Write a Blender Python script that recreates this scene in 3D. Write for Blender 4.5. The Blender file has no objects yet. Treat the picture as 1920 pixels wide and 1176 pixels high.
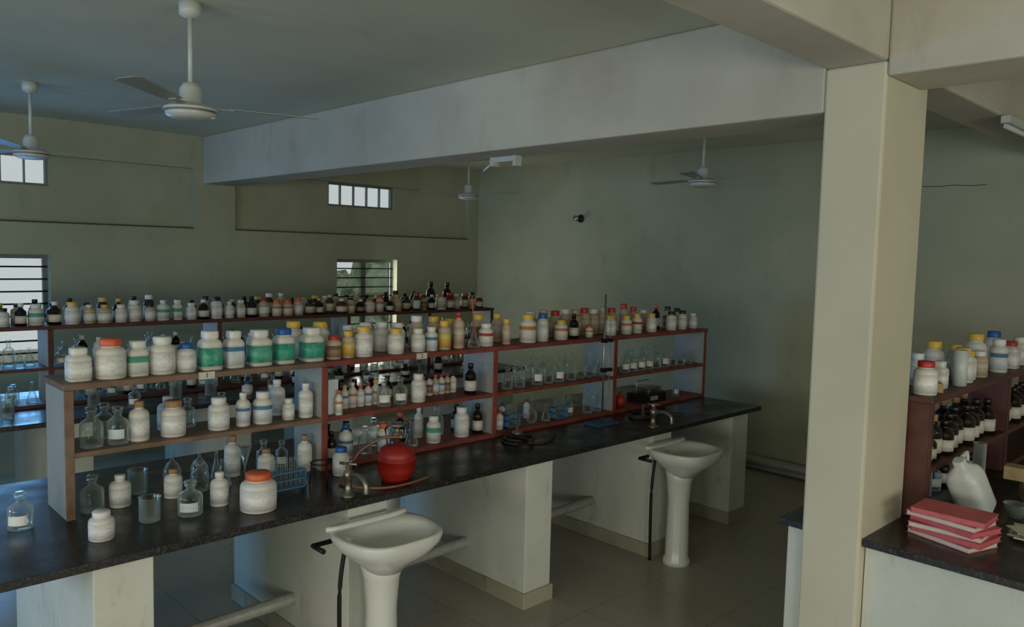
import bpy, math, random
from mathutils import Vector, Matrix
random.seed(7)
C=bpy.context.scene.collection

# ------------------------------------------------------------------ materials
MATS={}
def s2l(c): return tuple(((v/255.)/12.92 if v/255.<=.04045 else ((v/255.+.055)/1.055)**2.4) for v in c)
def newmat(name):
    m=bpy.data.materials.new(name); m.use_nodes=True; MATS[name]=m
    return m, m.node_tree.nodes, m.node_tree.links, m.node_tree.nodes['Principled BSDF']
def simple(name,c,rough=.5,metal=0,spec=.5,var=.12,scale=30):
    m,n,l,b=newmat(name); c=s2l(c)
    t=n.new('ShaderNodeTexNoise'); t.inputs['Scale'].default_value=scale; t.inputs['Detail'].default_value=4
    tc=n.new('ShaderNodeTexCoord'); l.new(tc.outputs['Object'],t.inputs['Vector'])
    r=n.new('ShaderNodeValToRGB'); r.color_ramp.elements[0].position=.3; r.color_ramp.elements[1].position=.7
    r.color_ramp.elements[0].color=tuple(v*(1-var) for v in c)+(1,); r.color_ramp.elements[1].color=tuple(min(1,v*(1+var)) for v in c)+(1,)
    l.new(t.outputs['Fac'],r.inputs['Fac']); l.new(r.outputs['Color'],b.inputs['Base Color'])
    b.inputs['Roughness'].default_value=rough; b.inputs['Metallic'].default_value=metal; b.inputs['Specular IOR Level'].default_value=spec
    return m
def plaster(name,c,c2,s1=.6,s2=6,rough=.8,bump=.15,stain=(0,0,0),stain_amt=0.,lo=.38,hi=.62,st0=.58,st1=.78):
    m,n,l,b=newmat(name)
    tc=n.new('ShaderNodeTexCoord')
    t=n.new('ShaderNodeTexNoise'); t.inputs['Scale'].default_value=s1; t.inputs['Detail'].default_value=6; t.inputs['Roughness'].default_value=.6
    l.new(tc.outputs['Object'],t.inputs['Vector'])
    r=n.new('ShaderNodeValToRGB'); r.color_ramp.elements[0].position=lo; r.color_ramp.elements[1].position=hi
    r.color_ramp.elements[0].color=s2l(c)+(1,); r.color_ramp.elements[1].color=s2l(c2)+(1,)
    l.new(t.outputs['Fac'],r.inputs['Fac'])
    t2=n.new('ShaderNodeTexNoise'); t2.inputs['Scale'].default_value=s2; t2.inputs['Detail'].default_value=8; t2.inputs['Roughness'].default_value=.7
    mp=n.new('ShaderNodeMapping'); mp.inputs['Scale'].default_value=(1,1,.35); l.new(tc.outputs['Object'],mp.inputs['Vector']); l.new(mp.outputs[0],t2.inputs['Vector'])
    r2=n.new('ShaderNodeValToRGB'); r2.color_ramp.elements[0].position=st0; r2.color_ramp.elements[1].position=st1
    r2.color_ramp.elements[0].color=(0,0,0,1); r2.color_ramp.elements[1].color=(stain_amt,)*3+(1,)
    l.new(t2.outputs['Fac'],r2.inputs['Fac'])
    mx=n.new('ShaderNodeMix'); mx.data_type='RGBA'; l.new(r2.outputs['Color'],mx.inputs[0]); l.new(r.outputs['Color'],mx.inputs[6]); mx.inputs[7].default_value=s2l(stain)+(1,)
    l.new(mx.outputs[2],b.inputs['Base Color']); b.inputs['Roughness'].default_value=rough; b.inputs['Specular IOR Level'].default_value=.25
    bp=n.new('ShaderNodeBump'); bp.inputs['Strength'].default_value=bump; bp.inputs['Distance'].default_value=.01
    l.new(t2.outputs['Fac'],bp.inputs['Height']); l.new(bp.outputs[0],b.inputs['Normal'])
    return m
plaster('wall_green_paint',(153,156,130),(172,173,148),.5,5,.75,.1,(124,124,104),.45)
plaster('beam_plaster',(172,167,152),(198,194,178),.9,3,.85,.2,(148,136,124),.55,.3,.7)
plaster('ceiling_plaster',(188,187,168),(204,203,184),.4,3,.85,.1,(166,165,150),.4)
plaster('column_paint',(192,186,162),(203,197,173),.8,7,.7,.1,(128,112,88),.6,.38,.62,.64,.8)
plaster('bench_white_paint',(196,200,186),(214,216,204),1.2,7,.7,.12,(130,120,95),.7)
plaster('plinth_plaster',(150,146,125),(170,165,142),2,9,.8,.1,(100,92,70),.6)
simple('hdpe_white',(214,212,200),.45,var=.03,scale=8)
simple('hdpe_cream',(190,170,142),.5,var=.06,scale=8)
simple('cap_white',(222,222,215),.4,var=.03)
simple('cap_yellow',(220,178,70),.4,var=.08)
simple('cap_blue',(30,90,160),.4,var=.1)
simple('cap_red',(178,48,42),.4,var=.1)
simple('cap_orange',(206,96,50),.4,var=.1)
simple('cap_black',(24,24,26),.35,var=.1)
simple('cork_brown',(160,128,92),.8,var=.2,scale=60)
simple('content_dark',(62,48,40),.3,var=.2)
simple('amber_glass',(30,20,17),.08,var=.1)
simple('porcelain',(214,216,207),.15,var=.03,scale=5)
simple('fan_white',(190,194,186),.35,var=.04)
simple('fan_trim',(110,112,108),.35,var=.04)
simple('fan_blade',(140,145,138),.4,var=.04)
simple('iron_dark',(40,36,34),.5,.6)
simple('steel',(175,170,165),.35,.9)
simple('brass_dirty',(150,144,130),.35,.85)
simple('lpg_red',(150,32,26),.38,var=.15,scale=8)
simple('rack_blue',(80,122,156),.45)
simple('blue_plate',(50,88,130),.45)
simple('shelf_red_paint',(128,62,50),.55,var=.3,scale=12)
simple('shelf_brown_wood',(120,96,76),.6,var=.25,scale=12)
simple('shelf_dark_wood',(86,48,40),.55,var=.3,scale=12)
simple('shelf_panel_paint',(152,154,146),.6,var=.08,scale=6)
simple('hose_orange',(132,92,66),.5)
simple('hose_dark',(52,42,38),.5)
simple('pvc_grey',(158,158,150),.4)
simple('book_pink',(196,98,100),.6,var=.1)
simple('paper',(205,200,184),.8,var=.05)
simple('wood_light',(176,150,108),.7,var=.2)
simple('jug_plastic',(200,206,200),.35,var=.03)
simple('foliage',(140,152,124),.8,var=.3,scale=5)
simple('outside_soil',(150,150,135),.9)
simple('window_frame_paint',(112,116,110),.5)
simple('ink_black',(20,20,22),.6)
simple('dark_olive',(70,66,50),.9,var=.3,scale=12)
# granite counter
m,n,l,b=newmat('black_granite')
tc=n.new('ShaderNodeTexCoord'); v=n.new('ShaderNodeTexNoise'); v.inputs['Scale'].default_value=90; v.inputs['Detail'].default_value=5
l.new(tc.outputs['Object'],v.inputs['Vector']); r=n.new('ShaderNodeValToRGB'); r.color_ramp.elements[0].position=.5; r.color_ramp.elements[1].position=.75
r.color_ramp.elements[0].color=(.013,.012,.012,1); r.color_ramp.elements[1].color=(.08,.07,.06,1)
l.new(v.outputs['Fac'],r.inputs['Fac']); l.new(r.outputs['Color'],b.inputs['Base Color'])
v2=n.new('ShaderNodeTexNoise'); v2.inputs['Scale'].default_value=5; v2.inputs['Detail'].default_value=6; l.new(tc.outputs['Object'],v2.inputs['Vector'])
mr=n.new('ShaderNodeMapRange'); mr.inputs[1].default_value=.35; mr.inputs[2].default_value=.65; mr.inputs[3].default_value=.2; mr.inputs[4].default_value=.42; l.new(v2.outputs['Fac'],mr.inputs[0]); l.new(mr.outputs[0],b.inputs['Roughness'])
# floor tiles
m,n,l,b=newmat('floor_tiles')
tc=n.new('ShaderNodeTexCoord'); br=n.new('ShaderNodeTexBrick'); br.offset=0; br.inputs['Scale'].default_value=1
br.inputs['Brick Width'].default_value=.6; br.inputs['Row Height'].default_value=.6; br.inputs['Mortar Size'].default_value=.003
br.inputs['Color1'].default_value=s2l((172,166,150))+(1,); br.inputs['Color2'].default_value=s2l((167,162,145))+(1,); br.inputs['Mortar'].default_value=s2l((130,126,110))+(1,)
l.new(tc.outputs['Object'],br.inputs['Vector'])
t=n.new('ShaderNodeTexNoise'); t.inputs['Scale'].default_value=1.4; t.inputs['Detail'].default_value=7; l.new(tc.outputs['Object'],t.inputs['Vector'])
mx=n.new('ShaderNodeMix'); mx.data_type='RGBA'; mx.blend_type='MULTIPLY'; mx.inputs[0].default_value=.4
l.new(br.outputs['Color'],mx.inputs[6])
r=n.new('ShaderNodeValToRGB'); r.color_ramp.elements[0].color=(.6,.6,.6,1); r.color_ramp.elements[1].color=(1,1,1,1); l.new(t.outputs['Fac'],r.inputs['Fac']); l.new(r.outputs['Color'],mx.inputs[7])
l.new(mx.outputs[2],b.inputs['Base Color'])
mr=n.new('ShaderNodeMapRange'); mr.inputs[3].default_value=.16; mr.inputs[4].default_value=.4; l.new(t.outputs['Fac'],mr.inputs[0]); l.new(mr.outputs[0],b.inputs['Roughness'])
# thin glass
def glass(name,tint,fac,rough=.05):
    m,n,l,b=newmat(name); n.remove(b)
    out=[x for x in n if x.type=='OUTPUT_MATERIAL'][0]
    tr=n.new('ShaderNodeBsdfTransparent'); tr.inputs[0].default_value=tint+(1,)
    gl=n.new('ShaderNodeBsdfGlossy'); gl.inputs['Roughness'].default_value=rough; gl.inputs[0].default_value=(.9,.95,.95,1)
    df=n.new('ShaderNodeBsdfDiffuse'); df.inputs[0].default_value=(.55,.6,.57,1)
    lw=n.new('ShaderNodeLayerWeight'); lw.inputs[0].default_value=fac
    m1=n.new('ShaderNodeMixShader'); l.new(lw.outputs['Facing'],m1.inputs[0]); l.new(tr.outputs[0],m1.inputs[1])
    m2=n.new('ShaderNodeMixShader'); m2.inputs[0].default_value=.5; l.new(gl.outputs[0],m2.inputs[1]); l.new(df.outputs[0],m2.inputs[2])
    l.new(m2.outputs[0],m1.inputs[2]); l.new(m1.outputs[0],out.inputs[0])
glass('lab_glass',(.90,.95,.92),.42)
glass('window_glass',(.95,.97,.97),.05)
# labels (UV: u around, v up)
def label(name,base,band,lines=(90,90,95),body=(214,212,200),split=.40,amt=.5):
    m,n,l,b=newmat(name)
    def math_(op,a,v2=None):
        k=n.new('ShaderNodeMath'); k.operation=op
        l.new(a,k.inputs[0])
        if v2 is not None:
            if isinstance(v2,(int,float)): k.inputs[1].default_value=v2
            else: l.new(v2,k.inputs[1])
        return k.outputs[0]
    uv=n.new('ShaderNodeUVMap'); sp=n.new('ShaderNodeSeparateXYZ'); l.new(uv.outputs[0],sp.inputs[0])
    U,V=sp.outputs[0],sp.outputs[1]
    dd=math_('ABSOLUTE',math_('SUBTRACT',math_('FRACT',math_('ADD',U,.60)),.5))
    mask=math_('LESS_THAN',dd,.27); inner=math_('LESS_THAN',dd,.22)
    rows=math_('MULTIPLY',V,34); line=math_('GREATER_THAN',math_('FRACT',rows),.62)
    cb=n.new('ShaderNodeCombineXYZ'); l.new(math_('MULTIPLY',U,110),cb.inputs[0]); l.new(math_('MULTIPLY',math_('FLOOR',rows),7.3),cb.inputs[1])
    ns=n.new('ShaderNodeTexNoise'); ns.inputs['Scale'].default_value=1.; ns.inputs['Detail'].default_value=1; l.new(cb.outputs[0],ns.inputs['Vector'])
    oi=n.new('ShaderNodeObjectInfo')
    cb2=n.new('ShaderNodeCombineXYZ'); l.new(math_('MULTIPLY',U,5),cb2.inputs[0]); l.new(math_('MULTIPLY',V,6),cb2.inputs[1]); l.new(math_('MULTIPLY',oi.outputs['Random'],50),cb2.inputs[2])
    n2=n.new('ShaderNodeTexNoise'); n2.inputs['Scale'].default_value=1.; n2.inputs['Detail'].default_value=0; l.new(cb2.outputs[0],n2.inputs['Vector'])
    ink=math_('MULTIPLY',math_('MULTIPLY',math_('MULTIPLY',line,inner),math_('MULTIPLY',math_('GREATER_THAN',ns.outputs['Fac'],.48),math_('GREATER_THAN',n2.outputs['Fac'],.45))),amt)
    bd=math_('GREATER_THAN',V,split)
    x=n.new('ShaderNodeMix'); x.data_type='RGBA'; l.new(bd,x.inputs[0]); x.inputs[6].default_value=s2l(base)+(1,); x.inputs[7].default_value=s2l(band)+(1,)
    y=n.new('ShaderNodeMix'); y.data_type='RGBA'; l.new(ink,y.inputs[0]); l.new(x.outputs[2],y.inputs[6]); y.inputs[7].default_value=s2l(lines)+(1,)
    z=n.new('ShaderNodeMix'); z.data_type='RGBA'; l.new(mask,z.inputs[0]); z.inputs[6].default_value=s2l(body)+(1,); l.new(y.outputs[2],z.inputs[7])
    l.new(z.outputs[2],b.inputs['Base Color']); b.inputs['Roughness'].default_value=.55
label('label_white',(232,232,226),(226,226,220),(60,60,70),amt=.6)
label('label_green',(60,160,132),(52,150,124),(200,225,212),amt=.6)
label('label_greenw',(214,216,206),(84,164,138))
label('label_blue',(206,214,216),(84,130,172),split=.46)
label('label_orange',(222,214,196),(206,128,82),split=.46)
label('label_yellow',(214,170,70),(220,200,120))
label('label_red',(216,208,196),(176,74,62),split=.46)
label('label_beige',(186,168,142),(206,194,172),body=(190,170,142))
label('label_brown',(150,122,96),(124,92,70),body=(160,138,110))
label('label_amber',(214,208,194),(206,200,186),body=(30,20,17))

# ------------------------------------------------------------------ builder
class B:
    def __init__(s): s.v=[];s.f=[];s.m=[];s.uv=[];s.sm=[];s.names=[]
    def mi(s,name):
        if name not in s.names: s.names.append(name)
        return s.names.index(name)
    def face(s,idx,mat,uv=None,smooth=False):
        s.f.append(idx); s.m.append(s.mi(mat)); s.uv.append(uv or [(0,0)]*len(idx)); s.sm.append(smooth)
    def box(s,a,b,mat,M=None,fm=None):
        o=len(s.v); x0,y0,z0=a; x1,y1,z1=b
        for p in [(x0,y0,z0),(x1,y0,z0),(x1,y1,z0),(x0,y1,z0),(x0,y0,z1),(x1,y0,z1),(x1,y1,z1),(x0,y1,z1)]:
            p=Vector(p); s.v.append(M@p if M else p)
        for k,q in (('b',(0,3,2,1)),('t',(4,5,6,7)),('-y',(0,1,5,4)),('+x',(1,2,6,5)),('+y',(2,3,7,6)),('-x',(3,0,4,7))):
            s.face([o+i for i in q],(fm or {}).get(k,mat))
    def rings(s,rings,mats,close=True,smooth=True,caps=True):
        o=len(s.v); nseg=len(rings[0])
        for r in rings: s.v+= [Vector(p) for p in r]
        zs=[Vector(r[0]).z for r in rings]; z0,z1=min(zs),max(zs)+1e-9
        for i in range(len(rings)-1):
            mat=mats if isinstance(mats,str) else mats[i]
            for j in range(nseg):
                k=(j+1)%nseg
                va=(zs[i]-z0)/(z1-z0); vb=(zs[i+1]-z0)/(z1-z0)
                s.face([o+i*nseg+j,o+i*nseg+k,o+(i+1)*nseg+k,o+(i+1)*nseg+j],mat,[(j/nseg,va),((j+1)/nseg,va),((j+1)/nseg,vb),(j/nseg,vb)],smooth)
        if caps:
            m0=mats if isinstance(mats,str) else mats[0]; m1=mats if isinstance(mats,str) else mats[-1]
            s.face([o+j for j in range(nseg)][::-1],m0); s.face([o+(len(rings)-1)*nseg+j for j in range(nseg)],m1)
    def lathe(s,prof,mats,loc=(0,0,0),sr=1,sz=1,seg=20,sq=None,M=None,rot=0):
        R=[]
        for r,z in prof:
            ring=[]
            for j in range(seg):
                a=2*math.pi*j/seg+rot; c,d=math.cos(a),math.sin(a)
                k=1.
                if sq: k=(abs(math.cos(a-rot))**sq+abs(math.sin(a-rot))**sq)**(-1./sq)*.88
                p=Vector((max(r,.0005)*sr*k*c,max(r,.0005)*sr*k*d,z*sz))
                if M: p=M@p
                ring.append(p+Vector(loc))
            R.append(ring)
        s.rings(R,mats)
    def tube(s,pts,r,mat,seg=8,closed=False):
        pts=[Vector(p) for p in pts]; R=[]; up=Vector((0,0,1))
        for i,p in enumerate(pts):
            a=pts[max(i-1,0)]; b=pts[min(i+1,len(pts)-1)]; t=(b-a).normalized()
            u=t.cross(up)
            if u.length<.05: u=t.cross(Vector((1,0,0)))
            u.normalize(); w=t.cross(u)
            rr=r[i] if isinstance(r,(list,tuple)) else r
            R.append([p+u*rr*math.cos(2*math.pi*j/seg)+w*rr*math.sin(2*math.pi*j/seg) for j in range(seg)])
        s.rings(R,mat)
    def build(s,name,parent=None,bevel=0,origin=None):
        me=bpy.data.meshes.new(name)
        o=Vector(origin) if origin is not None else Vector((0,0,0))
        me.from_pydata([tuple(v-o) for v in s.v],[],s.f)
        for nme in s.names: me.materials.append(MATS[nme])
        me.polygons.foreach_set('material_index',s.m); me.polygons.foreach_set('use_smooth',s.sm)
        u=me.uv_layers.new(name='UVMap'); k=0
        for f in s.uv:
            for c in f: u.data[k].uv=c; k+=1
        me.update()
        ob=bpy.data.objects.new(name,me); C.objects.link(ob); ob.location=o
        if bevel:
            md=ob.modifiers.new('bevel','BEVEL'); md.width=bevel; md.segments=2; md.limit_method='ANGLE'
        if parent: ob.parent=parent
        return ob
def smooth_path(pts,n=8):
    pts=[Vector(p) for p in pts]; out=[]
    P=[pts[0]]+pts+[pts[-1]]
    for i in range(1,len(P)-2):
        for k in range(n):
            t=k/n; a,b,c,d=P[i-1],P[i],P[i+1],P[i+2]
            out.append(.5*((2*b)+(c-a)*t+(2*a-5*b+4*c-d)*t*t+(3*b-a-3*c+d)*t**3))
    out.append(pts[-1]); return out

# ------------------------------------------------------------------ dims
XA,YB=-8.457,7.485
XR,YK=4.0,-5.0
ZC=3.344; ZBM=2.844; ZB3=3.036; ZL=2.361; ZW=3.0
K1,K2,KY0,KY1=-1.635,-1.365,3.522,4.025
ZCT=.933; ZM=1.236; ZS=1.549
RD=.08

# room shell
b=B(); b.box((XA-.2,YK-.2,-.1),(XR+.2,YB+.2,0),'floor_tiles'); b.build('floor')
b=B(); b.box((XA-.2,YK-.2,ZC),(XR+.2,YB+.2,ZC+.12),'ceiling_plaster'); b.build('ceiling')
b=B(); b.box((XA-.2,YB,0),(XR+.2,YB+.2,ZC),'wall_green_paint'); b.build('wall_far')
b=B()
W='wall_green_paint'
def strip(z0,z1,x1,holes,y0=YK,y1=YB):
    y=y0
    for h0,h1 in holes:
        b.box((XA-.2,y,z0),(x1,h0,z1),W); y=h1
    b.box((XA-.2,y,z0),(x1,y1,z1),W)
strip(0,1.0,XA,[]); strip(1.0,2.06,XA,[(1.1,2.05),(5.18,6.08)]); strip(2.06,ZL,XA,[])
strip(ZL,2.71,XA-RD,[]); strip(2.71,ZW,XA-RD,[(1.1,2.07),(5.1,6.07)])
strip(ZW,ZC,XA,[])
b.box((XA-RD,3.42,ZL),(XA,3.88,ZW),W); b.box((XA-RD,7.3,ZL),(XA,YB,ZW),W)
b.box((XA-RD,YK,ZL),(XA+.006,3.42,ZL+.012),'dark_olive'); b.box((XA-RD,3.88,ZL),(XA+.006,7.3,ZL+.012),'dark_olive')  # thin dark strips along the bottom edge of the recess
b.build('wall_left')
# back and right walls with big window openings
b=B(); 
b.box((XA-.2,YK-.2,0),(XR+.2,YK,.9),W); b.box((XA-.2,YK-.2,2.5),(XR+.2,YK,ZC),W)
for x0,x1 in ((XA-.2,-7.6),(-5.6,-3.2),(-.6,.2),(2.8,XR+.2)): b.box((x0,YK-.2,.9),(x1,YK,2.5),W)
b.build('wall_back')
b=B()
b.box((XR,YK,0),(XR+.2,YB,.9),W); b.box((XR,YK,2.5),(XR+.2,YB,ZC),W)
for y0,y1 in ((YK,-3.5),(-.8,0.6),(3.2,4.2),(6.6,YB)): b.box((XR,y0,.9),(XR+.2,y1,2.5),W)
b.build('wall_right')
# beams / column
BP='beam_plaster'
b=B(); b.box((XA,KY0,ZBM),(K1,KY0+.354,ZC),BP); b.build('ceiling_beam',bevel=.012)
b=B(); b.box((K2,KY0,2.97),(XR,KY1-.1,ZC),BP); b.build('ceiling_beam',bevel=.012)
b=B(); b.box((K1,YK,ZB3),(K2,YB,ZC),BP); b.build('ceiling_beam',bevel=.012)
b=B(); b.box((K1,KY0,0),(K2,KY1,ZB3),'column_paint'); b.build('concrete_column',bevel=.012)
# windows
def window(name,y0,y1,z0,z1,bars,mull,x):
    b=B(); F='window_frame_paint'; t=.04 if bars else .025
    b.box((x,y0,z0),(x+.05,y0+t,z1),F); b.box((x,y1-t,z0),(x+.05,y1,z1),F); b.box((x,y0+t,z0),(x+.05,y1-t,z0+t),F); b.box((x,y0+t,z1-t),(x+.05,y1-t,z1),F)
    for i in range(mull):
        yy=y0+(y1-y0)*(i+1)/(mull+1); w=.035 if mull==1 else .006
        b.box((x+.005,yy-w,z0+t),(x+.045,yy+w,z1-t),F)
    for i in range(bars):
        zz=z0+(z1-z0)*(i+1)/(bars+1); b.tube([(x+.06,y0+.01,zz),(x+.06,y1-.01,zz)],.009,'iron_dark',6)
    b.box((x+.02,y0+t,z0+t),(x+.024,y1-t,z1-t),'window_glass')
    b.build(name)
window('window_1',1.1,2.05,1.0,2.06,8,1,XA-.15); window('window_2',5.18,6.08,1.0,2.06,8,1,XA-.15)
window('window_3',1.1,2.07,2.71,ZW,0,4,XA-.16); window('window_4',5.1,6.07,2.71,ZW,0,4,XA-.16)
# pipe at far wall
b=B(); b.tube([(-7.5,YB-.12,.12),(-1.8,YB-.12,.12)],.045,'pvc_grey',12); b.tube([(-7.5,YB-.06,.04),(-1.8,YB-.06,.04)],.03,'pvc_grey',10)
for x in (-6,-4.4,-3,-2): b.box((x-.03,YB-.16,0),(x+.03,YB-.002,.17),'plinth_plaster')
b.build('drain_pipe')
# outside
b=B(); b.box((XA-14,-12,-.6),(XA-.25,20,-.5),'outside_soil'); b.build('ground_outside')
b=B()
rt=random.Random(3)
for i in range(34):
    cx,cy,cz=XA-6+rt.uniform(-1.5,1.5),rt.uniform(7.6,12.0),rt.uniform(-.2,1.35)
    r=rt.uniform(.5,.8); R=[]
    for k in range(9):
        ph=-math.pi/2+math.pi*k/8; ring=[]
        for j in range(14):
            a=2*math.pi*j/14; rr=r*(1+rt.uniform(-.25,.25))
            ring.append((cx+rr*math.cos(ph)*math.cos(a),cy+rr*math.cos(ph)*math.sin(a),cz+rr*math.sin(ph)))
        R.append(ring)
    b.rings(R,'foliage',smooth=False)
b.build('tree_foliage')

# ------------------------------------------------------------------ benches
def bench(xf,xb,y0,y1,piers):
    b=B(); t=.035
    b.box((xb,y0,ZCT-t),(xf,y1,ZCT),'black_granite')
    for p0,p1 in piers:
        P='bench_white_paint'
        b.box((xb+.06,p0,0),(xf-.02,p1,ZCT-t),P)
        b.box((xb+.05,p0-.015,0),(xf-.005,p1+.015,.10),'plinth_plaster')
    return b
b=bench(-3.253,-4.62,.25,6.133,[(.92,1.15),(2.08,2.31),(3.33,3.56),(4.61,4.84),(5.70,5.95)])
b.tube([(-3.82,1.16,.24),(-3.82,5.69,.30)],.035,'pvc_grey',10)
b.build('lab_bench',bevel=.004)
b=bench(-6.07,-7.43,-1.2,6.1,[(-1.0,-.77),(.3,.53),(1.5,1.73),(2.7,2.93),(3.9,4.13),(5.7,5.95)]); b.build('lab_bench',bevel=.004)
b=B(); t=.035; G='black_granite'
b.box((-1.76,3.54,ZCT-t),(K1-.004,4.03,ZCT),G); b.box((K2+.004,3.54,ZCT-t),(-.62,4.03,ZCT),G); b.box((-1.76,4.03,ZCT-t),(-.62,7.2,ZCT),G)
P='bench_white_paint'
b.box((-1.73,3.58,0),(K1-.004,4.03,ZCT-t),P); b.box((K2+.004,3.58,0),(-.66,3.8,ZCT-t),P); b.box((-1.73,4.03,0),(-1.55,7.1,ZCT-t),P)
for p in (4.9,6.0,6.9): b.box((-1.55,p,0),(-.66,p+.2,ZCT-t),P)
b.build('lab_bench',bevel=.004)

# ------------------------------------------------------------------ shelves
def shelf(xf,xb,divs,ztop,zmids,edge,bottom=True,edges=None,inner='shelf_panel_paint'):
    b=B(); w=.032
    for i,y in enumerate(divs):
        e=edge if edges is None else edges[min(i,len(edges)-1)]
        ya=y if i==0 else (y-w if i==len(divs)-1 else y-w/2)
        b.box((xb,ya,ZCT),(xf,ya+w,ztop-.028),inner,fm={'+x':e,'-x':e})
        b.box((xf,ya-.004,ZCT+.0),(xf+.006,ya+w+.004,ztop-.03),e)
    for i in range(len(divs)-1):
        e=edge if edges is None else edges[i]
        ya=divs[i]+(w if i==0 else w/2); yb=divs[i+1]-(w if i==len(divs)-2 else w/2)
        for z in zmids: b.box((xb,ya,z-.024),(xf+.004,yb,z),e,fm={'b':inner})
        if bottom and i>0: b.box((xb,ya,ZCT),(xf+.002,yb,ZCT+.028),e)
        b.box((xb-.01,divs[i]-(.01 if i==0 else 0),ztop-.028),(xf+.012,divs[i+1]+(.01 if i==len(divs)-2 else 0),ztop),e)
    return b
XF,XB=-3.82,-4.13
YD=[.971,2.266,3.558,4.84,6.131]
b=shelf(XF,XB,YD,ZS,[ZM],'shelf_red_paint',edges=['shelf_brown_wood','shelf_red_paint','shelf_red_paint','shelf_red_paint','shelf_red_paint'])
b.build('bottle_shelf',bevel=.003)
X2=-6.633
b=shelf(X2,X2-.31,[-1.0,.3,1.6,2.9,4.2,5.2,6.12],ZS,[ZM],'shelf_dark_wood'); b.build('bottle_shelf',bevel=.003)
X3F,X3B=-1.27,-1.56
ZM3=1.18
b=shelf(X3F,X3B,[4.045,5.4,6.9],ZS-.02,[ZM3],'shelf_dark_wood',inner='shelf_dark_wood'); b.build('bottle_shelf',bevel=.003)
# shelf edge papers
for y,t,xx in ((1.60,'1',XF),(2.93,'2',XF)):
    b=B(); b.box((xx+.0135,y-.04,ZS-.032),(xx+.0145,y+.04,ZS+.004),'paper'); o=b.build('shelf_number_label',origin=(xx+.014,y,ZS-.015))
    cu=bpy.data.curves.new('digit','FONT'); cu.body=t; cu.size=.034; cu.extrude=.0004; cu.align_x='CENTER'; cu.align_y='CENTER'
    to=bpy.data.objects.new('digit',cu); cu.materials.append(MATS['ink_black']); C.objects.link(to); to.parent=o
    to.location=(.0012,0,0.001); to.rotation_euler=(math.pi/2,0,math.pi/2)

# ------------------------------------------------------------------ bottles
def bottle(b,kind,x,y,z,h,w,lab='label_white',cap='cap_white',body='hdpe_white',seg=20):
    z+=.0008; r=w/2; L=lab
    if kind in('jar','sqjar'):
        prof=[(.0,0),(.93,0),(1,.03),(1,.11),(1.012,.11),(1.012,.58),(1,.58),(1,.65),(.93,.72),(.70,.785),(.62,.795),(.62,.82),(.69,.82),(.70,.85),(.70,.975),(.64,1),(0,1)]
        mats=[body]*4+[L]+[body]*6+[cap]*5
        b.lathe(prof,mats,(x,y,z),r,h,24 if kind=='sqjar' else seg,5 if kind=='sqjar' else None)
    elif kind=='tall':
        prof=[(0,0),(.94,0),(1,.03),(1,.15),(1.012,.15),(1.012,.55),(1,.55),(1,.66),(.88,.74),(.5,.80),(.42,.82),(.42,.85),(.5,.85),(.5,.98),(.44,1),(0,1)]
        mats=[body]*4+[L]+[body]*6+[cap]*4
        b.lathe(prof,mats,(x,y,z),r,h,seg)
    elif kind=='amber':
        if L=='label_white': L='label_amber'
        prof=[(0,0),(.94,0),(1,.02),(1,.12),(1.012,.12),(1.012,.45),(1,.45),(1,.60),(.85,.68),(.45,.76),(.38,.79),(.38,.84),(.47,.84),(.47,.99),(.42,1),(0,1)]
        mats=['amber_glass']*4+[L]+['amber_glass']*6+[cap]*4
        b.lathe(prof,mats,(x,y,z),r,h,seg)
    elif kind=='glass':   # stoppered reagent bottle
        prof=[(0,0),(.93,0),(1,.03),(1,.52),(.9,.62),(.45,.71),(.34,.74),(.34,.83),(.46,.85),(.46,.87),(.25,.87),(.25,.89),(.5,.92),(.52,.96),(.4,1),(0,1)]
        b.lathe(prof,'lab_glass',(x,y,z),r,h,seg)
        if L:  # paper label patch on the front
            n=9
            o=len(b.v)
            for zz in (.16,.42):
                for j in range(n):
                    a=math.radians(-75+90*j/(n-1)); b.v.append(Vector((x+r*1.02*math.cos(a),y+r*1.02*math.sin(a),z+h*zz)))
            for j in range(n-1): b.face([o+j,o+j+1,o+n+j+1,o+n+j],L,[(.78+.2*j/n,.1),(.78+.2*(j+1)/n,.1),(.78+.2*(j+1)/n,.36),(.78+.2*j/n,.36)],True)
    elif kind=='flask':
        b.lathe([(0,0),(.95,0),(1,.04),(.96,.12),(.3,.70),(.24,.76),(.24,.96),(.32,1),(0,1)],'lab_glass',(x,y,z),r,h,seg)
    elif kind=='round':
        b.lathe([(0,0),(.5,0),(.85,.08),(1,.22),(.92,.36),(.6,.46),(.2,.53),(.14,.58),(.14,.96),(.2,1),(0,1)],'lab_glass',(x,y,z),r,h,seg)
    elif kind=='beaker':
        b.lathe([(0,0),(.93,0),(1,.05),(1,.96),(1.08,1),(1.0,.99),(.95,.95),(.95,.06),(0,.04)],'lab_glass',(x,y,z),r,h,seg)
    elif kind=='funnel':
        b.lathe([(.08,0),(.1,.4),(1,1),(.97,1),(.06,.4),(.05,0)],'lab_glass',(x,y,z),r,h,seg)
NM={'jar':'chemical_jar','sqjar':'square_chemical_jar','tall':'plastic_reagent_bottle','amber':'amber_reagent_bottle','glass':'glass_reagent_bottle','flask':'conical_flask','round':'volumetric_flask','beaker':'glass_beaker','funnel':'glass_funnel'}
def put(kind,x,y,z,h,w,lab='label_white',cap='cap_white',body='hdpe_white'):
    b=B(); bottle(b,kind,x,y,z,h,w,lab,cap,body); b.build(NM[kind],origin=(x,y,z))
F_=XF-.08; M_=XF-.14; K_=XF-.23
W_,Y_,BL,R_,O_,BK='cap_white','cap_yellow','cap_blue','cap_red','cap_orange','cap_black'
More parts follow.
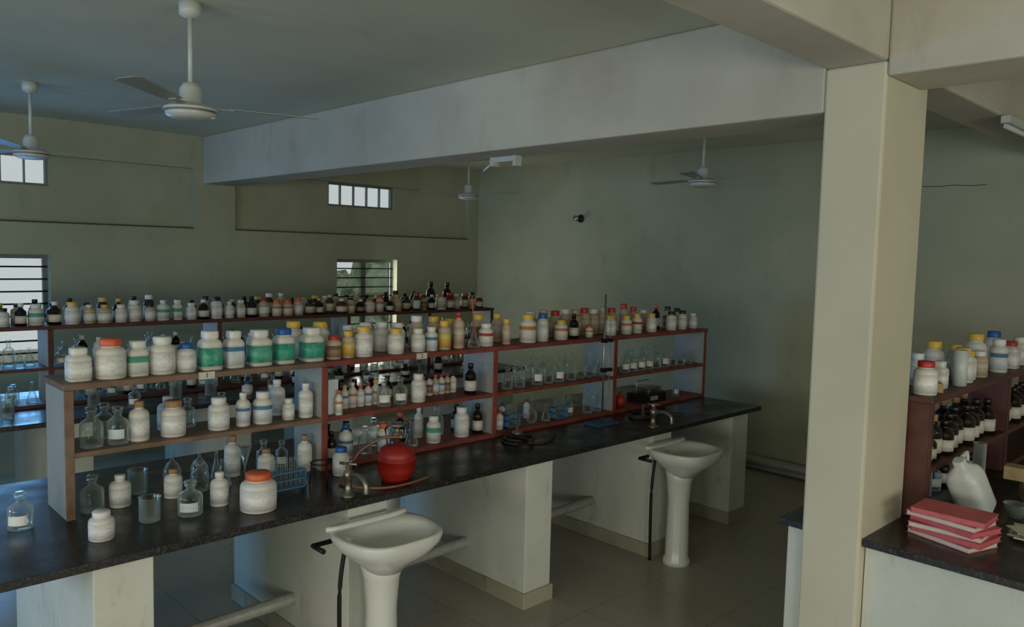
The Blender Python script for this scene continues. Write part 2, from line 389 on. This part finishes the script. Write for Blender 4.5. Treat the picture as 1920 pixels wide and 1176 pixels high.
top=[('sqjar',F_,1.05,.15,.112,'label_white',W_),('jar',F_,1.185,.185,.135,'label_white',O_),('sqjar',F_,1.305,.166,.10,'label_greenw',W_),('jar',F_,1.42,.18,.12,'label_white',W_),
('jar',F_,1.535,.14,.096,'label_white',BL),('sqjar',F_,1.655,.196,.12,'label_green',W_),('sqjar',F_,1.78,.19,.105,'label_blue',W_),('sqjar',F_,1.92,.188,.13,'label_green',W_),
('sqjar',F_,2.06,.19,.115,'label_green',BL),('jar',K_,2.20,.21,.11,'label_white',Y_),('sqjar',F_,2.23,.185,.13,'label_green',W_),('jar',K_,2.37,.20,.11,'label_white',Y_),('jar',F_,2.37,.135,.09,'label_brown',R_),
('jar',F_,2.465,.155,.075,'label_yellow',Y_),('jar',F_,2.57,.176,.107,'label_white',Y_),('jar',K_,2.56,.17,.09,'label_brown',W_),('jar',K_,2.68,.18,.1,'label_beige',W_),('jar',K_,2.80,.18,.1,'label_white',W_),('jar',K_,2.92,.17,.1,'label_white',W_),('jar',F_,2.80,.154,.10,'label_white',Y_),
('jar',K_,3.07,.21,.10,'label_beige',W_),('jar',F_,2.97,.145,.088,'label_white',W_),('jar',F_,3.075,.15,.08,'label_blue',W_),('jar',K_,3.21,.2,.1,'label_brown',Y_),('jar',K_,3.35,.18,.1,'label_beige',Y_),
('jar',F_,3.18,.185,.085,'label_yellow',Y_),('tall',F_,3.30,.235,.075,'label_beige',R_),('jar',K_,3.60,.2,.1,'label_brown',Y_),('jar',F_,3.54,.152,.10,'label_red',W_),('jar',K_,3.78,.2,.08,'label_beige',Y_),('jar',F_,3.73,.175,.062,'label_beige',Y_),
('jar',F_,3.94,.2,.12,'label_orange',Y_),('jar',F_,4.09,.2,.088,'label_white',BL),('jar',F_,4.29,.145,.1,'label_orange',Y_),('amber',F_,4.43,.185,.075,'label_white',BK),
('jar',F_,4.61,.09,.06,'label_orange',O_),('jar',F_,4.87,.157,.09,'label_white',Y_),('jar',F_,5.07,.15,.09,'label_orange',Y_),('jar',F_,5.21,.16,.085,'label_red',Y_),('jar',F_,5.41,.155,.088,'label_white',Y_),
('amber',K_,5.68,.21,.07,'label_red',O_),('jar',F_,5.70,.16,.09,'label_white',BK),('jar',F_,5.86,.165,.085,'label_white',BK),('jar',F_,6.03,.135,.082,'label_white',W_),('jar',K_,5.85,.19,.08,'label_brown',BK),('jar',K_,6.0,.17,.08,'label_white',BK),
('jar',K_,5.22,.23,.08,'label_beige',R_),('jar',K_,5.35,.2,.08,'label_beige',R_),('jar',K_,5.5,.17,.08,'label_beige',W_)]
for k,x,y,h,w,l_,c_ in top:
    put(k,x,y,ZS,h,w,l_,c_,{'label_beige':'hdpe_cream','label_brown':'hdpe_cream','label_yellow':'hdpe_cream'}.get(l_,'hdpe_white'))
for i,y in enumerate((4.12,4.25,4.38,4.50,4.61,4.72,4.83,4.95,5.06)): put('jar',K_,y,ZS,.20+.01*(i%2),.098,'label_beige',(W_,'hdpe_cream',R_)[i%3],'hdpe_cream')
put('flask',F_+.02,3.415,ZS,.13,.08)
b=B(); b.tube([(F_+.02,3.42,ZS+.10),(F_-.0,3.41,ZS+.34)],.004,'cap_orange',6); b.build('glass_rod')
# middle shelf
mid=[('glass',F_,1.10,.185,.10,None,W_),('glass',F_,1.215,.175,.095,'label_blue',W_),('tall',F_,1.31,.19,.09,'label_white','cork_brown'),('jar',F_,1.47,.175,.116,'label_white','cork_brown'),
('jar',F_,1.70,.165,.105,'label_white',W_),('tall',F_,1.83,.175,.072,'label_blue',W_),('jar',F_,1.94,.17,.1,'label_blue',W_),('tall',K_,2.10,.2,.09,'label_white',W_),('jar',F_,2.09,.115,.065,'label_white',W_),('tall',F_,2.195,.19,.08,'label_white',W_),
('glass',K_,1.2,.17,.09,None,W_),('tall',K_,1.50,.17,.1,'label_white',W_),('glass',K_,1.6,.15,.08,None,W_),('glass',K_,1.78,.16,.08,None,W_),
('glass',F_,2.72,.17,.085,'label_white',W_),('glass',F_,2.84,.165,.085,'label_white',W_),('jar',F_+.01,2.97,.175,.09,'label_white',W_),('amber',F_,3.41,.205,.08,'label_white',BK),
('glass',F_,3.75,.15,.08,None,W_),('glass',F_,3.87,.19,.08,None,W_),('glass',F_,4.05,.19,.08,'label_white',W_),('glass',F_,4.17,.16,.075,None,W_),('glass',F_,4.28,.18,.08,'label_white',W_),('glass',F_,4.42,.2,.08,None,W_),('round',F_,4.53,.18,.08,None,W_),('round',F_,4.63,.2,.085,None,W_),('flask',F_,4.74,.17,.075,None,W_),
('glass',F_,5.07,.17,.08,'label_white',W_),('glass',F_,5.17,.17,.08,'label_white',W_),('glass',F_,5.28,.17,.08,'label_white',W_),('glass',F_,5.39,.17,.08,'label_white',W_),('glass',F_,5.50,.17,.08,None,W_),('glass',F_,5.62,.18,.08,'label_white',W_),
('flask',F_,5.75,.12,.08,None,W_),('flask',F_,5.86,.11,.08,None,W_),('flask',F_,5.98,.12,.08,None,W_),('glass',K_,5.1,.16,.08,None,W_),('glass',K_,5.3,.16,.08,None,W_),('glass',K_,5.5,.16,.08,None,W_),('glass',K_,5.7,.16,.08,None,W_),('glass',K_,3.7,.17,.08,None,W_),('glass',K_,4.0,.17,.08,None,W_),('glass',K_,4.13,.17,.08,None,W_),('glass',K_,4.25,.17,.08,None,W_),('glass',K_,4.5,.17,.08,None,W_)]
for k,x,y,h,w,l_,c_ in mid: put(k,x,y,ZM,h,w,l_,c_)
for i in range(7): put('tall',M_-.02,2.44+.055*i if i else 2.43,ZM,.125+.012*(i%3),.05,('label_white','label_blue','label_orange')[i%3],(R_,Y_,W_,O_)[i%4])
for i in range(7): put('tall',K_+.03,3.06+.05*i,ZM,.13,.046,('label_white','label_blue','label_brown')[i%3],(R_,R_,BK,O_)[i%4],'hdpe_cream' if i%2 else 'hdpe_white')
for i in range(4): put('amber',K_-.02,2.5+.12*i,ZM,.15,.07,'label_white',BK)
b=B(); b.box((XF-.16,2.32,ZM+.001),(XF-.05,2.385,ZM+.2),'label_blue'); b.build('chemical_box',origin=(XF-.1,2.35,ZM),bevel=.002)
put('tall',XF-.02,2.37,ZM,.14,.045,'label_orange',O_)
# counter level inside shelf
ZB_=ZCT+.028
low=[('glass',F_,1.10,ZCT,.17,.1,None,W_),('tall',F_,1.22,ZCT,.15,.095,'label_white',W_),('beaker',K_,1.35,ZCT,.12,.09,None,W_),('tall',F_+.02,1.46,ZCT,.14,.085,'label_white','cork_brown'),('glass',F_,1.60,ZCT,.15,.09,None,W_),
('tall',K_,1.84,ZCT,.22,.085,'label_white','cork_brown'),('funnel',F_,1.84,ZCT+.01,.18,.07,None,W_),('tall',F_,1.96,ZCT,.16,.09,'label_white','cork_brown'),('glass',K_,2.02,ZCT,.17,.08,None,W_),('glass',K_,2.13,ZCT,.15,.07,'label_orange',W_),('tall',F_,2.19,ZCT,.2,.08,'label_white','cork_brown'),
('round',K_,1.52,ZCT,.26,.09,None,W_),('round',K_,1.66,ZCT,.24,.09,None,W_),('flask',K_,1.75,ZCT,.15,.06,None,W_),('flask',F_,1.72,ZCT,.14,.09,None,W_),
('amber',F_,2.36,ZB_,.17,.06,'label_white',BK),('tall',F_+.01,2.45,ZB_,.2,.085,'label_blue',BL),('glass',F_-.02,2.60,ZB_,.16,.08,None,W_),('jar',F_,2.72,ZB_,.17,.08,'label_blue',O_),('glass',K_,2.75,ZB_,.17,.09,None,W_),('flask',F_,2.93,ZB_,.15,.09,None,W_),('jar',F_+.02,3.09,ZB_,.17,.09,'label_greenw',W_),('tall',K_,3.1,ZB_,.2,.06,'label_white',W_),('glass',K_,3.25,ZB_,.19,.09,None,W_),
('jar',F_,3.34,ZB_,.195,.1,'label_white',W_),('amber',F_,3.48,ZB_,.2,.07,'label_white',BK),('amber',K_,3.42,ZB_,.18,.07,'label_white',BK),('amber',K_,2.42,ZB_,.18,.08,'label_white',BK),('amber',K_,2.55,ZB_,.18,.08,'label_white',BK),('amber',K_,2.95,ZB_,.18,.08,'label_white',O_),
('tall',F_,3.68,ZB_,.13,.06,'label_white',R_),('round',F_,4.0,ZB_,.2,.085,None,W_),('flask',F_,4.15,ZB_,.12,.07,None,W_),('glass',F_-.03,4.43,ZB_,.15,.075,'label_white',W_),('glass',F_,4.62,ZB_,.17,.08,None,W_),('glass',F_,4.74,ZB_,.18,.08,None,W_),('tall',K_,4.1,ZB_,.14,.05,'label_white',R_),('tall',K_,3.85,ZB_,.14,.05,'label_blue',BL),
('glass',F_,5.80,ZB_,.15,.06,'label_white',W_)]
for k,x,y,z,h,w,l_,c_ in low: put(k,x,y,z,h,w,l_,c_)
# counter items
put('jar',-3.44,1.69,ZCT,.18,.167,'label_white',O_)
put('jar',-3.70,2.30,ZCT,.155,.09,'label_white',BL)
put('glass',-3.57,1.42,ZCT,.16,.11,'label_blue',W_)
put('tall',-3.62,1.58,ZCT,.16,.085,'label_white',W_)
put('beaker',-3.6,1.25,ZCT,.11,.09,None,W_)
put('jar',-3.5,1.02,ZCT,.12,.10,'label_white',W_)
put('glass',-3.85,.80,ZCT,.16,.10,'label_white',W_)
def rack(x,y,z,n,ln=.2):
    b=B()
    for zz in (0,.045,.085): b.box((x-.03,y-ln/2,z+zz),(x+.03,y+ln/2,z+zz+.006),'rack_blue')
    for yy in (-ln/2,ln/2-.006): b.box((x-.03,y+yy,z),(x+.03,y+yy+.006,z+.09),'rack_blue')
    for i in range(n):
        yy=y-ln/2+.02+(ln-.04)*i/(n-1)
        b.lathe([(0,.01),(.6,.014),(1,.03),(1,.15),(1.15,.155),(1.15,.158)],'lab_glass',(x,yy,z),.008,1,10)
    b.build('test_tube_rack',origin=(x,y,z))
rack(-3.66,1.95,ZCT,7); rack(F_,4.29,ZB_+.001,5,.14); rack(F_,3.80,ZB_+.001,4,.12)
# LPG cylinder with burner
b=B(); x,y=-3.43,2.48
b.lathe([(0,0.012),(.075,.012),(.075,0),(.085,0),(.085,.02),(.1,.04),(.108,.07),(.108,.118),(.111,.12),(.111,.126),(.108,.128),(.106,.155),(.094,.185),(.055,.21),(0,.218)],'lpg_red',(x,y,ZCT),.94,.94,32)
b.lathe([(.02,.20),(.02,.25),(.03,.25),(.03,.275),(.015,.28),(.015,.30),(.05,.315),(.055,.325),(0,.328)],'brass_dirty',(x,y,ZCT),1,.95,20)
for i in range(4):
    a=i*math.pi/2+.4; b.tube([(x+.06*math.cos(a),y+.06*math.sin(a),ZCT+.185),(x+.075*math.cos(a),y+.075*math.sin(a),ZCT+.27),(x+.03*math.cos(a),y+.03*math.sin(a),ZCT+.315)],.005,'blue_plate',6)
b.tube([(x,y,ZCT+.25),(x+.06,y-.02,ZCT+.25)],.008,'brass_dirty',8)
b.tube(smooth_path([(x+.06,y-.02,ZCT+.25),(x-.0,y-.1,ZCT+.24),(x-.1,y-.17,ZCT+.16),(x-.16,y-.2,ZCT+.05),(x-.12,y-.28,ZCT+.012),(x+.02,y-.26,ZCT+.012),(x+.12,y-.15,ZCT+.012),(x+.13,y-.0,ZCT+.012),(x+.1,y+.14,ZCT+.012)]),.0065,'hose_orange',8)
b.build('lpg_gas_cylinder',origin=(x,y,ZCT))
b=B()
for k,(cx,cy,r) in enumerate(((-3.64,3.61,.1),(-3.63,3.63,.08),(-3.62,3.6,.09))):
    b.tube([(cx+r*math.cos(a*.35),cy+r*1.1*math.sin(a*.35),ZCT+.009+.012*k) for a in range(17)],.0075,'hose_dark',8)
b.tube(smooth_path([(-3.54,3.61,ZCT+.009),(-3.5,3.75,ZCT+.009),(-3.58,3.9,ZCT+.009)]),.007,'hose_dark',8)
b.lathe([(0,0),(.035,0),(.035,.01),(.012,.015),(.01,.09),(0,.09)],'brass_dirty',(-3.7,3.66,ZCT+.035),1,1,14)
b.build('bunsen_burner')
b=B()
for k in range(2): b.tube([(-3.62+.09*math.cos(a*.35),4.95+.12*math.sin(a*.35),ZCT+.009+.012*k) for a in range(19)],.0075,'hose_dark',8)
b.lathe([(0,0),(.035,0),(.035,.01),(.012,.015),(.01,.1),(0,.1)],'brass_dirty',(-3.62,4.95,ZCT),1,1,14)
b.build('bunsen_burner')
# burette stand
b=B(); x,y=-3.65,4.49
b.box((x-.07,y-.12,ZCT),(x+.07,y+.12,ZCT+.014),'blue_plate')
b.tube([(x,y-.0,ZCT+.014),(x,y,ZCT+.96)],.0065,'steel',8)
for zz in (.62,.40):
    b.tube([(x-.02,y,ZCT+zz),(x,y+.085,ZCT+zz)],.006,'steel',6); b.box((x-.02,y-.015,ZCT+zz-.016),(x+.02,y+.015,ZCT+zz+.016),'iron_dark'); b.box((x-.018,y+.05,ZCT+zz-.012),(x+.018,y+.085,ZCT+zz+.012),'iron_dark')
b.tube([(x,y+.068,ZCT+.2),(x,y+.068,ZCT+.24),(x,y+.068,ZCT+.25),(x,y+.068,ZCT+.82)],[.002,.003,.007,.007],'lab_glass',8)
b.build('burette_stand',origin=(x,y,ZCT))
# tripod, small weighing scale, rubber bulb
b=B(); x,y=-3.60,2.12
for a in range(3):
    t_=a*2.094; b.tube([(x+.05*math.cos(t_),y+.05*math.sin(t_),ZCT+.12),(x+.06*math.cos(t_),y+.06*math.sin(t_),ZCT+.004)],.004,'iron_dark',6)
b.tube([(x+.055*math.cos(a*.35),y+.055*math.sin(a*.35),ZCT+.12) for a in range(19)],.004,'iron_dark',6); b.build('iron_tripod')
b=B(); x,y=-3.93,5.42; z0=ZB_+.001
b.box((x-.1,y-.14,z0),(x+.1,y+.14,z0+.07),'iron_dark'); b.lathe([(0,.07),(.03,.07),(.03,.1),(.1,.105),(.105,.115),(0,.112)],'steel',(x,y+.03,z0),1,1,24); b.box((x+.095,y-.08,z0+.02),(x+.104,y+.02,z0+.055),'shelf_panel_paint')
b.tube([(x-.02,y-.12,z0+.07),(x-.02,y-.12,z0+.17),(x-.02,y+.05,z0+.17)],.005,'steel',6)
b.build('weighing_scale',bevel=.004)
b=B(); b.lathe([(0,0),(.03,0),(.045,.03),(.045,.06),(.03,.09),(.012,.1),(.012,.12),(0,.12)],'cap_red',(F_,5.02,ZB_+.001),1,1,20); b.build('rubber_bulb')

# ------------------------------------------------------------------ wash basins, taps
def basin(yc):
    b=B(); P='porcelain'; x0=-3.235
    def ring(cx,z,rx,ry,p=3.,n=40):
        R=[]
        for j in range(n):
            a=2*math.pi*j/n; c,s_=math.cos(a),math.sin(a); k=(abs(c)**p+abs(s_)**p)**(-1/p)
            x=cx+rx*c*k
            R.append((max(x,x0+.002),yc+ry*s_*k*(1.0 if c<0 else 1-.14*c),z))
        return R
    xc=x0+.205
    b.rings([ring(xc-.03,.64,.09,.09,2.2),ring(xc-.02,.69,.12,.13,2.4),ring(xc,.75,.185,.21,2.8),ring(xc,.79,.205,.245,3.4),ring(xc,.826,.212,.255,3.6),ring(xc,.838,.208,.25,3.6),ring(xc+.01,.840,.19,.235,3.4),ring(xc+.045,.832,.135,.195,2.6),ring(xc+.045,.78,.12,.175,2.4),ring(xc+.04,.735,.085,.12,2.2),ring(xc+.04,.725,.02,.02,2)],P)
    b.rings([ring(x0+.03,.83,.028,.235,4),ring(x0+.03,.848,.028,.235,4),ring(x0+.028,.856,.02,.225,4)],P)
    b.rings([ring(xc-.05,0,.095,.10,2.2),ring(xc-.05,.03,.095,.10,2.2),ring(xc-.05,.06,.08,.085,2.2),ring(xc-.05,.45,.072,.077,2.2),ring(xc-.05,.6,.085,.09,2.2),ring(xc-.04,.70,.11,.12,2.2)],P)
    b.tube([(x0+.02,yc-.20,.78),(x0+.02,yc-.30,.78),(x0+.12,yc-.30,.78)],.012,'iron_dark',6)
    b.tube(smooth_path([(x0+.03,yc-.13,.74),(x0+.03,yc-.16,.5),(x0+.03,yc-.15,.02)]),.011,'iron_dark',8)
    b.build('pedestal_wash_basin',origin=(xc,yc,0))
def tap(yc):
    b=B(); x=-3.34; z=ZCT; T='brass_dirty'
    b.lathe([(0,0),(.036,0),(.036,.01),(.018,.014),(.018,.09),(.025,.095),(.025,.13),(.015,.135),(.015,.165),(0,.165)],T,(x,yc,z),1,1,14)
    b.tube(smooth_path([(x+.01,yc,z+.11),(x+.08,yc,z+.125),(x+.15,yc,z+.105),(x+.16,yc,z+.05)],5),.014,T,8)
    b.tube([(x-.04,yc-.024,z+.168),(x+.04,yc+.024,z+.168)],.008,T,6); b.tube([(x+.024,yc-.04,z+.168),(x-.024,yc+.04,z+.168)],.008,T,6)
    b.build('water_tap')
for yc in (2.15,4.68): basin(yc)
tap(2.12); tap(4.70)

# ------------------------------------------------------------------ fans
def fan(x,y,ang,zb=2.82):
    b=B(); 
    b.lathe([(0,ZC),(.055,ZC),(.05,ZC-.06),(.02,ZC-.075),(.0,ZC-.075)][::-1],'fan_white',(x,y,0),1,1,24)
    b.tube([(x,y,ZC-.07),(x,y,zb+.12)],.012,'fan_white',10)
    b.lathe([(0,-.032),(.075,-.032),(.112,-.018),(.118,-.002),(.112,.004),(.125,.008),(.125,.02),(.118,.022),(.10,.035),(.06,.045),(.052,.05),(.052,.11),(.035,.14),(.018,.145),(0,.145)],['fan_white','fan_white','fan_white','fan_trim','fan_trim','fan_white','fan_trim']+['fan_white']*7,(x,y,zb),1,1,32)
    for i in range(3):
        M=Matrix.Translation((x,y,zb+.03))@Matrix.Rotation(ang+i*2*math.pi/3,4,'Z')@Matrix.Rotation(math.radians(7),4,'X')
        b.box((.09,-.018,-.002),(.2,.018,.003),'fan_blade',M)
        o=len(b.v); pts=[(.17,-.04),(.60,-.058),(.62,-.03),(.62,.035),(.60,.052),(.17,.038)]
        for zz in (0,.003):
            for px,py in pts: b.v.append(M@Vector((px,py,zz+.003)))
        n=len(pts); b.face([o+i_ for i_ in range(n)][::-1],'fan_blade'); b.face([o+n+i_ for i_ in range(n)],'fan_blade')
        for j in range(n): b.face([o+j,o+(j+1)%n,o+n+(j+1)%n,o+n+j],'fan_blade')
    b.build('ceiling_fan',origin=(x,y,ZC))
fan(-3.91,1.57,math.radians(75)); fan(-6.73,1.52,math.radians(85)); fan(-6.95,5.99,math.radians(20)); fan(-3.80,5.94,math.radians(50))

# fixtures
b=B(); z=ZBM; x,y=-4.02,3.80
b.box((x-.10,y-.02,z-.035),(x+.10,y+.02,z),'fan_white'); b.box((x-.13,y-.03,z-.06),(x-.10,y+.03,z),'fan_white'); b.box((x+.10,y-.03,z-.07),(x+.125,y+.03,z),'fan_white'); b.tube([(x-.13,y,z-.03),(x-.2,y-.03,z-.09)],.008,'fan_white',6)
b.build('ceiling_tube_light_holder')
b=B(); b.box((K2+.002,5.2,2.99),(K2+.05,6.3,3.03),'fan_white'); b.tube([(K2+.03,5.2,2.97),(K2+.03,6.3,2.97)],.014,'fan_white',10); b.build('fluorescent_tube_light')
b=B(); M=Matrix.Rotation(math.radians(90),3,'X')
b.lathe([(0,0),(.05,0),(.05,.02),(.025,.03),(.025,.08),(.035,.09),(.035,.11),(0,.11)],['cap_black','cap_black','cap_black','cap_black','steel','steel','steel'],(-6.52,YB-.001,2.635),1,1,16,M=M.to_4x4()); b.build('wall_lamp_holder')
b=B(); b.tube([(-2.54,YB-.002,2.855),(-2.4,YB-.002,2.85),(-2.28,YB-.002,2.856),(-2.15,YB-.002,2.845),(-2.03,YB-.002,2.85)],.003,'dark_olive',5); b.build('wall_cable')

# ------------------------------------------------------------------ bench 2 bottles (one mass)
b=B(); y=-.9
while y<6.05:
    near=y<3.3
    h=random.uniform(.13,.19); w=random.uniform(.075,.11)
    cap=random.choice([W_,W_,W_,W_,BK,W_,Y_] if near else [Y_,R_,BK,W_,O_,Y_,'cork_brown'])
    lab=random.choice(['label_white','label_white','label_white','label_greenw','label_white'] if near else ['label_brown','label_white','label_beige','label_orange','label_beige'])
    bottle(b,random.choice(['jar','tall','jar','sqjar','amber'] if near else ['jar','tall','jar','amber']),X2-.08+random.uniform(-.02,.02),y,ZS,h,w,lab,cap,random.choice(['hdpe_white','hdpe_white','hdpe_cream']) if near else random.choice(['hdpe_cream','content_dark','hdpe_white','hdpe_cream']),12)
    y+=w/2+.06+random.uniform(0,.015)
y=-.85
while y<6.0:
    bottle(b,random.choice(['jar','tall','amber']),X2-.22,y,ZS,random.uniform(.15,.21),.085,'label_white',random.choice([W_,BK,BK,Y_]),random.choice(['hdpe_cream','content_dark','hdpe_white']),12); y+=.12
bottle(b,'amber',X2-.15,5.33,ZS,.30,.10,'label_white',BK); bottle(b,'amber',X2-.15,5.56,ZS,.29,.10,'label_white',BK)
b.build('chemical_bottle_row')
b=B()
for z in (ZM,ZB_+.002):
  for xx in (X2-.08,X2-.22):
    y=-.9
    while y<6.0:
        if min(abs(y-d) for d in (.3,1.6,2.9,4.2,5.2))>.08:
            bottle(b,random.choice(['glass','glass','flask','tall','amber','round','amber']),xx+random.uniform(-.02,.02),y,z,random.uniform(.12,.21),.08,'label_white',random.choice([BK,W_]),'hdpe_white',12)
        y+=random.uniform(.1,.16)
y=-.9
while y<5.8:
    bottle(b,random.choice(['glass','beaker','flask','amber','tall']),-6.4+random.uniform(-.1,.15),y,ZCT,random.uniform(.1,.2),.09,'label_white',random.choice([BK,W_,BL]),'hdpe_white',12)
    y+=random.uniform(.14,.35)
b.build('glassware_row')

# ------------------------------------------------------------------ bench 3 contents
Z3=ZS-.02
for k,x,y,h,w,l_,c_,bd in [('jar',-1.335,4.14,.165,.11,'label_white',R_,'hdpe_white'),('jar',-1.47,4.18,.23,.09,'label_brown',BK,'content_dark'),('sqjar',-1.36,4.42,.14,.09,'label_white',W_,'hdpe_white'),('jar',-1.47,4.42,.17,.09,'label_white',W_,'hdpe_white'),
  ('jar',-1.35,4.76,.19,.11,'label_white',Y_,'hdpe_white'),('jar',-1.47,4.66,.22,.11,'label_white',Y_,'hdpe_white'),('jar',-1.36,4.90,.16,.08,'label_white',Y_,'hdpe_white'),('jar',-1.46,5.0,.18,.09,'label_beige',Y_,'hdpe_cream'),('jar',-1.35,5.06,.15,.09,'label_beige',W_,'hdpe_cream'),
  ('jar',-1.44,5.3,.23,.12,'label_white',Y_,'hdpe_white'),('jar',-1.34,5.40,.2,.10,'label_blue',W_,'hdpe_white'),('sqjar',-1.35,5.68,.17,.12,'label_white',R_,'hdpe_white'),('jar',-1.46,5.75,.22,.11,'label_white','cap_blue','hdpe_white'),('jar',-1.36,5.95,.18,.11,'label_white',W_,'hdpe_white'),('jar',-1.36,6.25,.18,.11,'label_white',Y_,'hdpe_white')]:
    put(k,x,y,Z3,h,w,l_,c_,bd)
b=B(); b.lathe([(0,0),(1,0),(1,1),(.9,1),(.88,.05),(0,.05)],'jug_plastic',(-1.315,4.60,Z3+.001),.035,.19,16); b.build('measuring_cylinder')
b=B(); M=Matrix.Translation((-1.34,4.28,Z3+.001))@Matrix.Rotation(.5,4,'Z'); b.box((-.035,-.05,0),(.035,.05,.045),'wood_light',M); b.build('wooden_block')
for i,(y,h) in enumerate([(4.14,.21),(4.24,.15),(4.35,.22),(4.46,.18),(4.57,.2),(4.69,.22),(4.81,.22),(4.94,.2),(5.07,.22),(5.2,.21),(5.5,.22),(5.63,.22),(5.76,.22),(5.9,.22),(6.05,.22)]):
    put('amber',-1.33-.012*(i%3),y,ZM3,h,.095,'label_white',('cork_brown',BK)[i%2] if y<4.5 else BK)
for y,h in [(4.2,.2),(4.42,.21),(4.65,.22),(4.88,.22),(5.1,.21),(5.25,.22)]: put('amber',-1.47,y,ZM3,h,.09,'label_beige','cork_brown')
for k,y in (('flask',4.2),('amber',4.33),('beaker',4.47),('glass',4.62),('amber',4.77),('beaker',4.9),('glass',5.05),('amber',5.2)): put(k,-1.42,y,ZCT+(0.001),.17,.085,'label_white',BK)
# plastic jug leaning
b=B(); M=Matrix.Translation((-1.10,4.27,ZCT+.045))@Matrix.Rotation(math.radians(28),4,'X')@Matrix.Rotation(math.radians(-12),4,'Y')
b.lathe([(0,0),(.9,0),(1,.04),(1,.66),(.85,.78),(.4,.88),(.34,.9),(.34,1),(.28,1)],'jug_plastic',(0,0,0),.085,.30,28,5,M=M)
b.tube(smooth_path([M@Vector((.0,.07,.24)),M@Vector((.0,.1,.27)),M@Vector((.0,.04,.285))],5),.01,'jug_plastic',8)
b.build('plastic_jug')
b=B(); b.lathe([(0,0),(1.5,0),(1.5,.04),(1,.05),(1,1),(1.1,1),(.9,.98),(.9,.06),(0,.06)],'lab_glass',(-1.17,4.5,ZCT),.03,.33,18); b.build('measuring_cylinder')
b=B()
for i in range(6):
    M=Matrix.Translation((-1.09+.015*(i%2),3.85-.008*i,ZCT+.001+.0245*i))@Matrix.Rotation(math.radians(-18+9*(i%3)),4,'Z')
    b.box((-.15,-.1,0),(.15,.1,.003),'book_pink',M); b.box((-.146,-.097,.003),(.146,.097,.021),'book_pink' if i%2 else 'paper',M); b.box((-.15,-.1,.021),(.15,.1,.024),'book_pink',M)
b.build('record_book_stack')
b=B()
for i in range(7):
    M=Matrix.Translation((-.80+.02*(i%2),4.20-.025*(i%4),ZCT+.001+.006*i))@Matrix.Rotation(math.radians(12*i-30),4,'Z'); b.box((-.12,-.085,0),(.12,.085,.005),'paper',M)
b.build('paper_pile')
b=B(); M=Matrix.Translation((-.92,4.85,ZCT+.001))@Matrix.Rotation(.4,4,'Z'); b.box((-.13,-.08,0),(.13,.08,.1),'wood_light',M)
M=Matrix.Translation((-.98,4.84,ZCT+.102))@Matrix.Rotation(.1,4,'Z'); b.box((-.15,-.05,0),(.12,.05,.07),'wood_light',M); b.build('wooden_box',bevel=.003)
b=B()
for i,(x,y) in enumerate([(-.98,4.44),(-.84,4.48),(-.92,4.6),(-.78,4.62)]):
    b.lathe([(0,0),(.5,0),(1,.9),(1.04,1),(.96,1),(.5,.15),(0,.15)],'lab_glass',(x,y,ZCT+.001),.055,.07,18)
b.build('evaporating_dishes')

# ------------------------------------------------------------------ camera
R=[(.69444,.71915,.02412),(-.07064,.03477,.9969),(.71608,-.69399,.07495)]
cam=bpy.data.cameras.new('camera'); cam.sensor_width=36; cam.lens=1473.2/1920*36; cam.clip_start=.05
co=bpy.data.objects.new('camera',cam); C.objects.link(co)
M=Matrix(((R[0][0],R[1][0],R[2][0]),(R[0][1],R[1][1],R[2][1]),(R[0][2],R[1][2],R[2][2])))
q=M.to_quaternion(); co.rotation_mode='QUATERNION'; co.rotation_quaternion=q; co.location=(0,0,2.168)
bpy.context.scene.camera=co

# ------------------------------------------------------------------ light
w=bpy.data.worlds.new('world'); bpy.context.scene.world=w; w.use_nodes=True
bg=w.node_tree.nodes['Background']; bg.inputs[0].default_value=(.84,.90,.90,1); bg.inputs[1].default_value=.74
def area(name,loc,target,sx,sy,e,col):
    L=bpy.data.lights.new(name,'AREA'); L.shape='RECTANGLE'; L.size=sx; L.size_y=sy; L.energy=e; L.color=col
    o=bpy.data.objects.new(name,L); C.objects.link(o); o.location=loc
    o.rotation_euler=(Vector(target)-Vector(loc)).to_track_quat('-Z','Y').to_euler()
WARM=(1,.98,.90)
area('daylight_back_window',(-1.9,YK+.05,1.7),(-2.2,5,3.0),2.6,1.5,78,WARM)
area('daylight_back_window_2',(1.5,YK+.05,1.7),(0.0,5,3.0),2.6,1.5,64,WARM)
area('daylight_side_window',(XR-.05,-2.1,1.7),(-4,-.5,3.0),2.6,1.5,85,WARM)
area('daylight_side_window_2',(XR-.05,1.9,1.7),(-4,1.9,3.0),2.6,1.5,65,WARM)
area('blue_tint_fill',(-6.6,YK+.05,1.7),(-6.4,5,.9),2.0,1.5,140,(.06,.36,.85))  # unseen blue lamp, added to tint the left side of the room
area('window_daylight_1',(XA+.04,1.58,1.55),(-3,1.58,.5),.9,1.0,16,(.15,.48,1))
area('window_daylight_2',(XA+.04,5.63,1.55),(-5,6.9,1.6),.9,1.0,12,(1,1,.9))
vs=bpy.context.scene.view_settings; vs.view_transform='Standard'; vs.look='None'; vs.exposure=-.15
